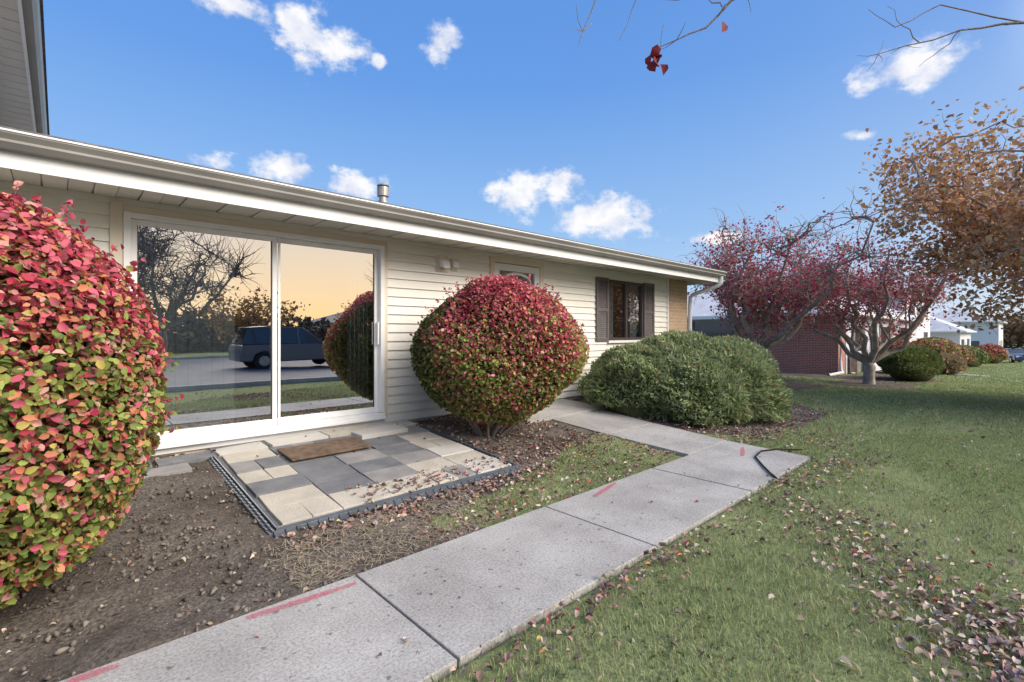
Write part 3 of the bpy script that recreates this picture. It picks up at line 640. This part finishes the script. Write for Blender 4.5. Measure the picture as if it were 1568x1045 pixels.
b=B(); b.poly([(25.7,10,2.15),(25.7,17.5,2.15),(30,17.5,3.9),(30,8.5,3.9)]); b.poly([(38.5,8.5,2.15),(38.5,17.5,2.15),(30,17.5,3.9),(30,8.5,3.9)]); b.obj('rear_roof',M_roofL,hb_)
b=B(); b.box(25.65,25.7,10,17.5,2.0,2.18); b.obj('rear_gutter',M_white,hb_)
b=B(); b.box(26.13,26.17,10.4,10.7,.7,1.9); b.box(26.13,26.17,12.9,13.2,.7,1.9); b.obj('rear_shutters',M_shut,hb_)
b=B(); b.box(26.12,26.17,10.75,12.85,.8,1.85); b.obj('rear_window',M_winD,hb_)
T=Tubes(); T.add([(24.0,5.1,2.05),(24.2,5.3,1.8),(24.4,5.5,1.6),(24.4,5.5,-.3),(24.3,5.4,-.42),(23.4,5.7,-.5)],.07,.07,8); T.obj('downspout',M_white,hb_)
b=B(); b.box(25.9,26.6,5.2,5.5,-.5,.35); b.obj('utility_box',M_metal,hb_,bevel=.02)
house('townhouse',50,66,7.0,16,-1.4,4.6,6.8,M_whiteS,M_roofL,wins=((54,55.5,2.8,4,True),(58,59.5,2.8,4,True),(62,63.5,2.8,4,True),(54,55.5,0,1.3,True),(62,63.5,0,1.3,True)),doors=((58.5,59.6,-1.5,.7),),endw=((9.5,11,2.8,4,False),(12.5,14,0,1.3,False)))
house('white_house',70,84,5.0,13,-2,1.3,3.6,M_whiteS,M_roofL,wins=((72,74,-.9,.5,True),(79,81,-.9,.5,True)),doors=((76,77.2,-2,.2),),endw=((7,9,-.9,.5,False),))
house('brown_house',100,118,3,13,-2.8,2.8,5.2,M_whiteS,M_roofL,wins=((103,105,-1.5,0,False),(110,112,-1.5,0,False)),endw=((5,7,-1.5,0,False),(9,11,-1.5,0,False)))
house('garage_house',22,46,-50,-40,-.5,2.3,4.2,M_greyS,M_roof,wins=())
house('ranch_house',-22,6,-50,-41,-.5,2.3,3.8,M_greyS,M_roof,wins=())
# ------------------------------------------------------------ cars
M_tyre=pmat('tyre',(.02,.02,.02),rough=.9); M_carg=pmat('car_glass',(.02,.025,.03),rough=.05,spec=.9)
def car(name,loc,rot,paint,suv=True):
    e=empty(name); h=1.72 if suv else 1.42
    low=[(-2.3,.32),(-2.33,.75),(-2.28,.98),(0,1.0),(1.05,1.0),(2.1,.86),(2.3,.68),(2.3,.32),
         (1.85,.32),(1.75,.6),(1.45,.72),(1.15,.6),(1.05,.32),(-1.05,.30),(-1.15,.6),(-1.45,.72),(-1.75,.6),(-1.85,.32)]
    b=B(); b.prism_y(low,-.9,.9); b.obj('body',paint,e,bevel=.05)
    top=[(-2.22 if suv else -1.9,.99),(-2.0 if suv else -1.15,h-.05),(-1.2,h),(.15,h-.03),(1.08,.99)]
    n=len(top); b=B(); V1=[(p[0],-.86+(.16 if p[1]>1.1 else 0),p[1]) for p in top]; V2=[(p[0],.86-(.16 if p[1]>1.1 else 0),p[1]) for p in top]
    b.v=V1+V2; b.f=[tuple(range(n))[::-1],tuple(range(n,2*n))]+[(k,(k+1)%n,n+(k+1)%n,n+k) for k in range(n)]
    b.obj('greenhouse',M_carg,e,bevel=.03)
    b=B(); b.prism_y([(-2.02 if suv else -1.17,h-.06),(-1.2,h+.015),(.17,h-.01),(.17,h-.06)],-.71,.71)
    for xx in (-1.0,-.05): 
        for s in (-1,1): b.slab([(xx-.04,s*.865),(xx+.04,s*.865),(xx+.02,s*.72),(xx-.06,s*.72)],[.99,.99,h-.03,h-.03],.03)
    b.obj('roof_and_pillars',paint,e)
    b=B()
    for wx in (-1.45,1.45):
        for s in (-.92,.70): b.cyl((wx,s,.34),.34,.34,.22,'y',24)
    b.obj('tyres',M_tyre,e)
    b=B()
    for wx in (-1.45,1.45):
        for s in (-.935,.905): b.cyl((wx,s,.34),.2,.2,.03,'y',16)
    b.obj('hubs',M_metal,e)
    b=B(); b.box(2.2,2.31,-.8,-.5,.62,.76); b.box(2.2,2.31,.5,.8,.62,.76); b.obj('headlights',M_white,e,bevel=.02)
    e.location=loc; e.rotation_euler=(0,0,rot); return e
P1=pmat('car_paint_blue',(.03,.06,.13),rough=.25,spec=.7); P2=pmat('car_paint_grey',(.13,.14,.16),rough=.3,spec=.7,metal=.3); 
car('parked_car',(72,.9,zg(72,1)+.03),math.radians(200),P1,False)
car('parked_suv',(7.4,-11.0,-.19),0,P2,True)
# ------------------------------------------------------------ grass blades
def view_wedge(n,tmin,tmax,umin,umax,pw=1.0):
    t=(rng.random(n)*(tmax**pw-tmin**pw)+tmin**pw)**(1/pw); u=rng.uniform(umin,umax,n)
    return t*(.683+.730*u),t*(.730-.683*u),t
def grass(name,n,tmin,tmax,umin,umax,h,w,pw):
    x,y,t=view_wedge(n,tmin,tmax,umin,umax,pw)
    d=fbm(x,y,77,5,4); d2=fbm(x,y,78,1.1,3)
    edge_=np.clip((1.55-y)/.25,0,1); edge_=np.where(y>1.55,1,.35+.65*edge_)
    keep=(lawn(x,y)>.5)&(~on_walk(x,y))&(rng.random(n)<np.clip(.75+.5*d+.3*d2,.1,1)*edge_); 
    keep&=~((x>4.4)&(x<6.2)&(y>2.4)&(y<5.4))
    x,y,t,d2=x[keep],y[keep],t[keep],d2[keep]; n=len(x); z=H(x,y)
    a=rng.uniform(0,6.28,n); lean=rng.uniform(.1,.9,n); hh=h*rng.uniform(.5,1.35,n)*(1+.2*d2)
    b=a+rng.uniform(-1,1,n)
    ww=w*rng.uniform(.6,1.3,n)*np.clip(t/5,.7,4)
    bx,by=np.cos(b),np.sin(b); px,py=-np.sin(a),np.cos(a)
    P=np.stack([x,y,z],-1)
    side=np.stack([px,py,0*px],-1)*ww[:,None]; ln=np.stack([bx,by,0*bx],-1)
    m_=P+ln*(hh*lean*.35)[:,None]+np.stack([0*x,0*x,hh*.6],-1); tip=P+ln*(hh*lean)[:,None]+np.stack([0*x,0*x,hh*(1-.35*lean)],-1)
    V=np.stack([P-side,P+side,m_+side*.7,tip,m_-side*.7],1).reshape(-1,3)
    F=np.array([[0,1,2,3,4]])+(np.arange(n)*5)[:,None]
    g=np.clip(.5+.5*d2,0,1)[:,None]
    c=np.array([.25,.36,.125])*(1-g)+np.array([.42,.49,.25])*g
    st=(rng.random(n)<.15)[:,None]; c=np.where(st,np.array([.56,.50,.34]),c)
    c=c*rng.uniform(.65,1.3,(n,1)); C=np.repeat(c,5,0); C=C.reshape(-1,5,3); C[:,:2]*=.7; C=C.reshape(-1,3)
    return np_mesh(name,V,F,M_grassB,col=C)
ge=empty('lawn_grass')
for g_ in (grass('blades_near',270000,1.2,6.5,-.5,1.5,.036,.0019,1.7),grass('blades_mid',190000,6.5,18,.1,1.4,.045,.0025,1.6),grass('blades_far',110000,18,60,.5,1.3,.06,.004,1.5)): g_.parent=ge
# ------------------------------------------------------------ leaf litter
LC=[(.38,.28,.21),(.48,.38,.30),(.28,.18,.15),(.34,.20,.19),(.56,.47,.38),(.18,.13,.12),(.46,.24,.09),(.42,.08,.09),(.6,.48,.16)]
def litter(name,P2,size,w,zoff=.012):
    x,y=P2[:,0],P2[:,1]; n=len(x); z=H(x,y)+zoff
    z=np.where(lawn(x,y)>.5,z+rng.uniform(.003,.025,n),z)
    z=np.where((y>1.55)&(y<2.47)&(x<5.8),.008,z)
    pa=(x>1.0)&(x<3.12)&(y>3.25)&(y<5.2); z=np.where(pa,pz(y)+.014,z)
    col=palette(np.tile(w,(n,1)),LC); Nn=np.tile([0,0,1.],(n,1))+sph(n)*.5
    return leaves(np.stack([x,y,z],-1),Nn,size*rng.uniform(.5,1.3,n),col,name,M_litter,curl=2.4)
le=empty('fallen_leaves'); W0=[1,1,.6,.5,.9,.5,.12,.06,.04]; WR=[.8,.7,.9,1.0,.5,.7,.12,.15,.03]
def gauss(n,cx,cy,sx,sy,rot=0):
    a=rng.normal(size=(n,2))*[sx,sy]; c,s=math.cos(rot),math.sin(rot); return a@np.array([[c,s],[-s,c]])+[cx,cy]
def uni(n,x0,x1,y0,y1): return np.stack([rng.uniform(x0,x1,n),rng.uniform(y0,y1,n)],-1)
def noW(P,keepwalk=.05):
    w=on_walk(P[:,0],P[:,1]); return P[(~w)|(rng.random(len(P))<keepwalk)&(P[:,1]<2.4)]
def noP(P): 
    pa=(P[:,0]>1.0)&(P[:,0]<3.12)&(P[:,1]>3.25); return P[(~pa)|(rng.random(len(P))<.05)]
sets=[(noP(noW(np.vstack([uni(420,-.8,3.2,2.5,4.9)]),0)),.030,W0),
 (noW(uni(1200,1.6,4.9,2.5,3.6),0.0),.036,WR),
 (noP(uni(350,1.0,3.4,2.95,3.2)),.042,WR),
 (noP(np.vstack([uni(900,3.2,4.7,3.3,5.25),uni(180,.5,3.2,4.95,5.3)])),.042,WR),
 (noW(np.vstack([uni(1300,5.9,10.3,2.35,4.2),gauss(260,6.6,2.35,.7,.12)]),0),.045,WR),
 (noW(np.vstack([gauss(260,3.95,1.0,.45,.20,.75),gauss(240,3.3,.5,.45,.22,.75),gauss(560,2.85,.10,.28,.20,.6),gauss(300,3.0,-.1,.4,.22),gauss(260,5.2,1.35,.6,.15,-.2),gauss(160,6.7,1.7,.7,.2),uni(520,.3,6.5,-1.6,1.5)]),.02),.036,W0),
 (noW(np.vstack([gauss(260,2.3,1.42,.9,.07),gauss(60,1.3,1.35,.5,.08)]),.02),.034,WR),
 (uni(800,6,28,-6,5),.05,W0),
 (noW(uni(35,-.5,5.5,1.6,2.4),1),.024,W0)]
for k,(P,s,w) in enumerate(sets):
    o_=litter('leaves_%d'%k,P,s,w); o_.parent=le
P=np.vstack([uni(8500,-1.2,3.0,2.5,5.2),uni(1600,5.9,10.5,2.4,3.2)]); P=P[(lawn(P[:,0],P[:,1])<.5)]; P=P[~on_walk(P[:,0],P[:,1])]
pa=(P[:,0]>.95)&(P[:,0]<3.15)&(P[:,1]>3.2); P=P[~pa]; n=len(P)
oc=np.array([[1,0,0],[0,1,0],[-1,0,0],[0,-1,0],[0,0,1],[0,0,-1]],float); of=np.array([[0,1,4],[1,2,4],[2,3,4],[3,0,4],[1,0,5],[2,1,5],[3,2,5],[0,3,5]])
s=.003+.017*rng.random(n)**4
V=np.stack([P[:,0],P[:,1],H(P[:,0],P[:,1])+.006],-1)[:,None,:]+s[:,None,None]*(oc[None]+rng.normal(size=(n,6,3))*.3)
np_mesh('soil_clods',V.reshape(-1,3),(of[None]+(np.arange(n)*6)[:,None,None]).reshape(-1,3),M_litter,col=np.repeat(np.array([.17,.145,.12])*rng.uniform(.5,1.6,(n,1)),6,0))
n=1500; sx=rng.uniform(.9,2.4,n); sy=rng.uniform(2.52,3.1,n)
an=rng.uniform(0,6.28,n); ll=rng.uniform(.03,.09,n); zz=H(sx,sy)+.018; dx,dy=np.cos(an)*ll,np.sin(an)*ll; wx,wy=-np.sin(an)*.0014,np.cos(an)*.0014
V=np.stack([np.stack([sx-wx,sy-wy,zz],-1),np.stack([sx+wx,sy+wy,zz],-1),np.stack([sx+dx+wx,sy+dy+wy,zz+.008],-1),np.stack([sx+dx-wx,sy+dy-wy,zz+.008],-1)],1).reshape(-1,3)
so_=np_mesh('straw',V,np.arange(4*n).reshape(-1,4),M_litter,col=np.repeat(np.array([.42,.35,.24])*rng.uniform(.6,1.3,(n,1)),4,0)); so_.parent=ge
T=Tubes(); T.add([(5.95,1.70,.012),(5.75,1.9,.014),(5.55,1.98,.014),(5.25,1.93,.014),(4.95,1.75,.014),(4.72,1.6,.014),(4.6,1.5,.01),(4.5,1.35,.0)],.009,.009,6); T.obj('garden_hose',M_tyre)
# ------------------------------------------------------------ world
W=bpy.data.worlds.new('World'); S.world=W; W.use_nodes=True; nt=W.node_tree; N=nt.nodes; L=nt.links
bg=N['Background']; bg.inputs['Strength'].default_value=.1
SUNAZ=math.radians(158); SUNEL=math.radians(31)
sky=N.new('ShaderNodeTexSky'); sky.sky_type='NISHITA'; sky.sun_disc=False; sky.sun_elevation=SUNEL; sky.sun_rotation=SUNAZ; sky.air_density=1.0; sky.dust_density=.6; sky.ozone_density=2.0
tc=N.new('ShaderNodeTexCoord'); D=tc.outputs['Generated']
sp=N.new('ShaderNodeSeparateXYZ'); L.new(D,sp.inputs[0])
def mth(op,a,b=None,c=None):
    n=N.new('ShaderNodeMath'); n.operation=op
    for k,v in enumerate((a,b,c)):
        if v is None: continue
        if isinstance(v,(int,float)): n.inputs[k].default_value=v
        else: L.new(v,n.inputs[k])
    return n.outputs[0]
def vm(op,a,b=None):
    n=N.new('ShaderNodeVectorMath'); n.operation=op
    for k,v in enumerate((a,b)):
        if v is None: continue
        if isinstance(v,tuple): n.inputs[k].default_value=v
        else: L.new(v,n.inputs[k])
    return n
def cmix(f,a,b,bt='MIX'):
    q=N.new('ShaderNodeMix'); q.data_type='RGBA'; q.blend_type=bt; q.clamp_result=False
    for k,c in ((0,f),(6,a),(7,b)):
        if isinstance(c,tuple): q.inputs[k].default_value=(*c,1)
        elif isinstance(c,(int,float)): q.inputs[k].default_value=c
        else: L.new(c,q.inputs[k])
    return q.outputs[2]
def sstep(v,a,b):
    r=N.new('ShaderNodeMapRange'); r.interpolation_type='SMOOTHSTEP'; r.inputs[1].default_value=a; r.inputs[2].default_value=b; L.new(v,r.inputs[0]); return r.outputs[0]
zc=mth('MAXIMUM',sp.outputs[2],0.0)
rp=N.new('ShaderNodeValToRGB'); L.new(zc,rp.inputs[0]); e=rp.color_ramp.elements
e[0].position=0; e[0].color=(.56,.74,.95,1); e[1].position=.75; e[1].color=(.095,.28,.76,1)
q=e.new(.20); q.color=(.31,.545,.92,1); q=e.new(.45); q.color=(.14,.36,.85,1)
grad=cmix(1.0,rp.outputs[0],(10.8,10.8,10.8),'MULTIPLY')
base=cmix(.82,sky.outputs[0],grad)
az=vm('DOT_PRODUCT',D,(math.sin(SUNAZ),math.cos(SUNAZ),0)).outputs['Value']
azp=mth('POWER',mth('MAXIMUM',mth('MULTIPLY_ADD',az,.5,.5),0.0),5)
gl1=mth('MULTIPLY',azp,mth('EXPONENT',mth('MULTIPLY',zc,-2.0)))
base=cmix(gl1,base,(14.5,12.4,9.6))
gl2=mth('MULTIPLY',mth('POWER',mth('MAXIMUM',az,0.0),10),mth('EXPONENT',mth('MULTIPLY',zc,-8.0)))
base=cmix(gl2,base,(19,11.8,4.4))
gl_fill=mth('MULTIPLY',sstep(az,.30,.62),sstep(zc,.30,.48))  # added bright sky patch behind the camera, out of view, as soft fill light
base=cmix(gl_fill,base,(38,35.5,33))
def dirpx(px,py):
    u=(px-784)/740; w=(509-py)/740; v=np.array([.683+.73*u,.730-.683*u,w]); n=np.linalg.norm(v); return v/n,n
nz=N.new('ShaderNodeTexNoise'); nz.inputs['Scale'].default_value=15; nz.inputs['Detail'].default_value=10; nz.inputs['Roughness'].default_value=.62
mp=vm('MULTIPLY',D,(1,1,1.5)); L.new(mp.outputs[0],nz.inputs['Vector'])
cl=None
for (px,py,rx,ry) in ((490,70,76,44),(455,35,36,28),(360,12,66,18),(675,68,38,28),(580,95,12,14),(330,248,42,20),(430,264,50,26),(540,285,62,26),(800,300,58,42),(850,295,56,38),(930,333,88,40),(1385,108,80,36),(1320,208,26,12),(1085,365,54,14)):
    c,n=dirpx(px,py); rh=rx/740/n**1.5; rv=ry/740/n**1.2
    v=vm('LENGTH',vm('MULTIPLY',vm('SUBTRACT',D,tuple(c)).outputs[0],(1/rh,1/rh,1/rv)).outputs[0]).outputs['Value']
    cl=v if cl is None else mth('MINIMUM',cl,v)
val=mth('ADD',mth('SUBTRACT',1.0,cl),mth('MULTIPLY',mth('SUBTRACT',nz.outputs['Fac'],.5),3.0))
cm=sstep(val,.0,.72)
n2=N.new('ShaderNodeTexNoise'); n2.inputs['Scale'].default_value=18; n2.inputs['Detail'].default_value=8; L.new(vm('ADD',D,(0,0,.02)).outputs[0],n2.inputs['Vector'])
m2_=N.new('ShaderNodeMapRange'); m2_.inputs[1].default_value=.38; m2_.inputs[2].default_value=.55; L.new(n2.outputs['Fac'],m2_.inputs[0])
cc=cmix(m2_.outputs[0],(7.4,7.8,9.2),(10.2,10.1,10.2))
base=cmix(mth('MULTIPLY',cm,.96),base,cc)
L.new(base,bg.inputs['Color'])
sd=bpy.data.lights.new('sun','SUN'); sd.energy=3.6; sd.angle=math.radians(36); sd.color=(1,.90,.79)
so=bpy.data.objects.new('sun',sd); COL.objects.link(so)
from mathutils import Vector
dv=Vector((math.sin(SUNAZ)*math.cos(SUNEL),math.cos(SUNAZ)*math.cos(SUNEL),math.sin(SUNEL)))
so.rotation_euler=dv.to_track_quat('Z','Y').to_euler(); so.location=(0,-5,12)
cd=bpy.data.cameras.new('camera'); cd.lens=17.0; cd.sensor_width=36; cd.shift_y=-.0086; cd.clip_start=.05; cd.clip_end=2000
co=bpy.data.objects.new('camera',cd); COL.objects.link(co); co.location=(0,0,1.3); co.rotation_euler=(math.radians(90),0,math.radians(-43.1)); S.camera=co
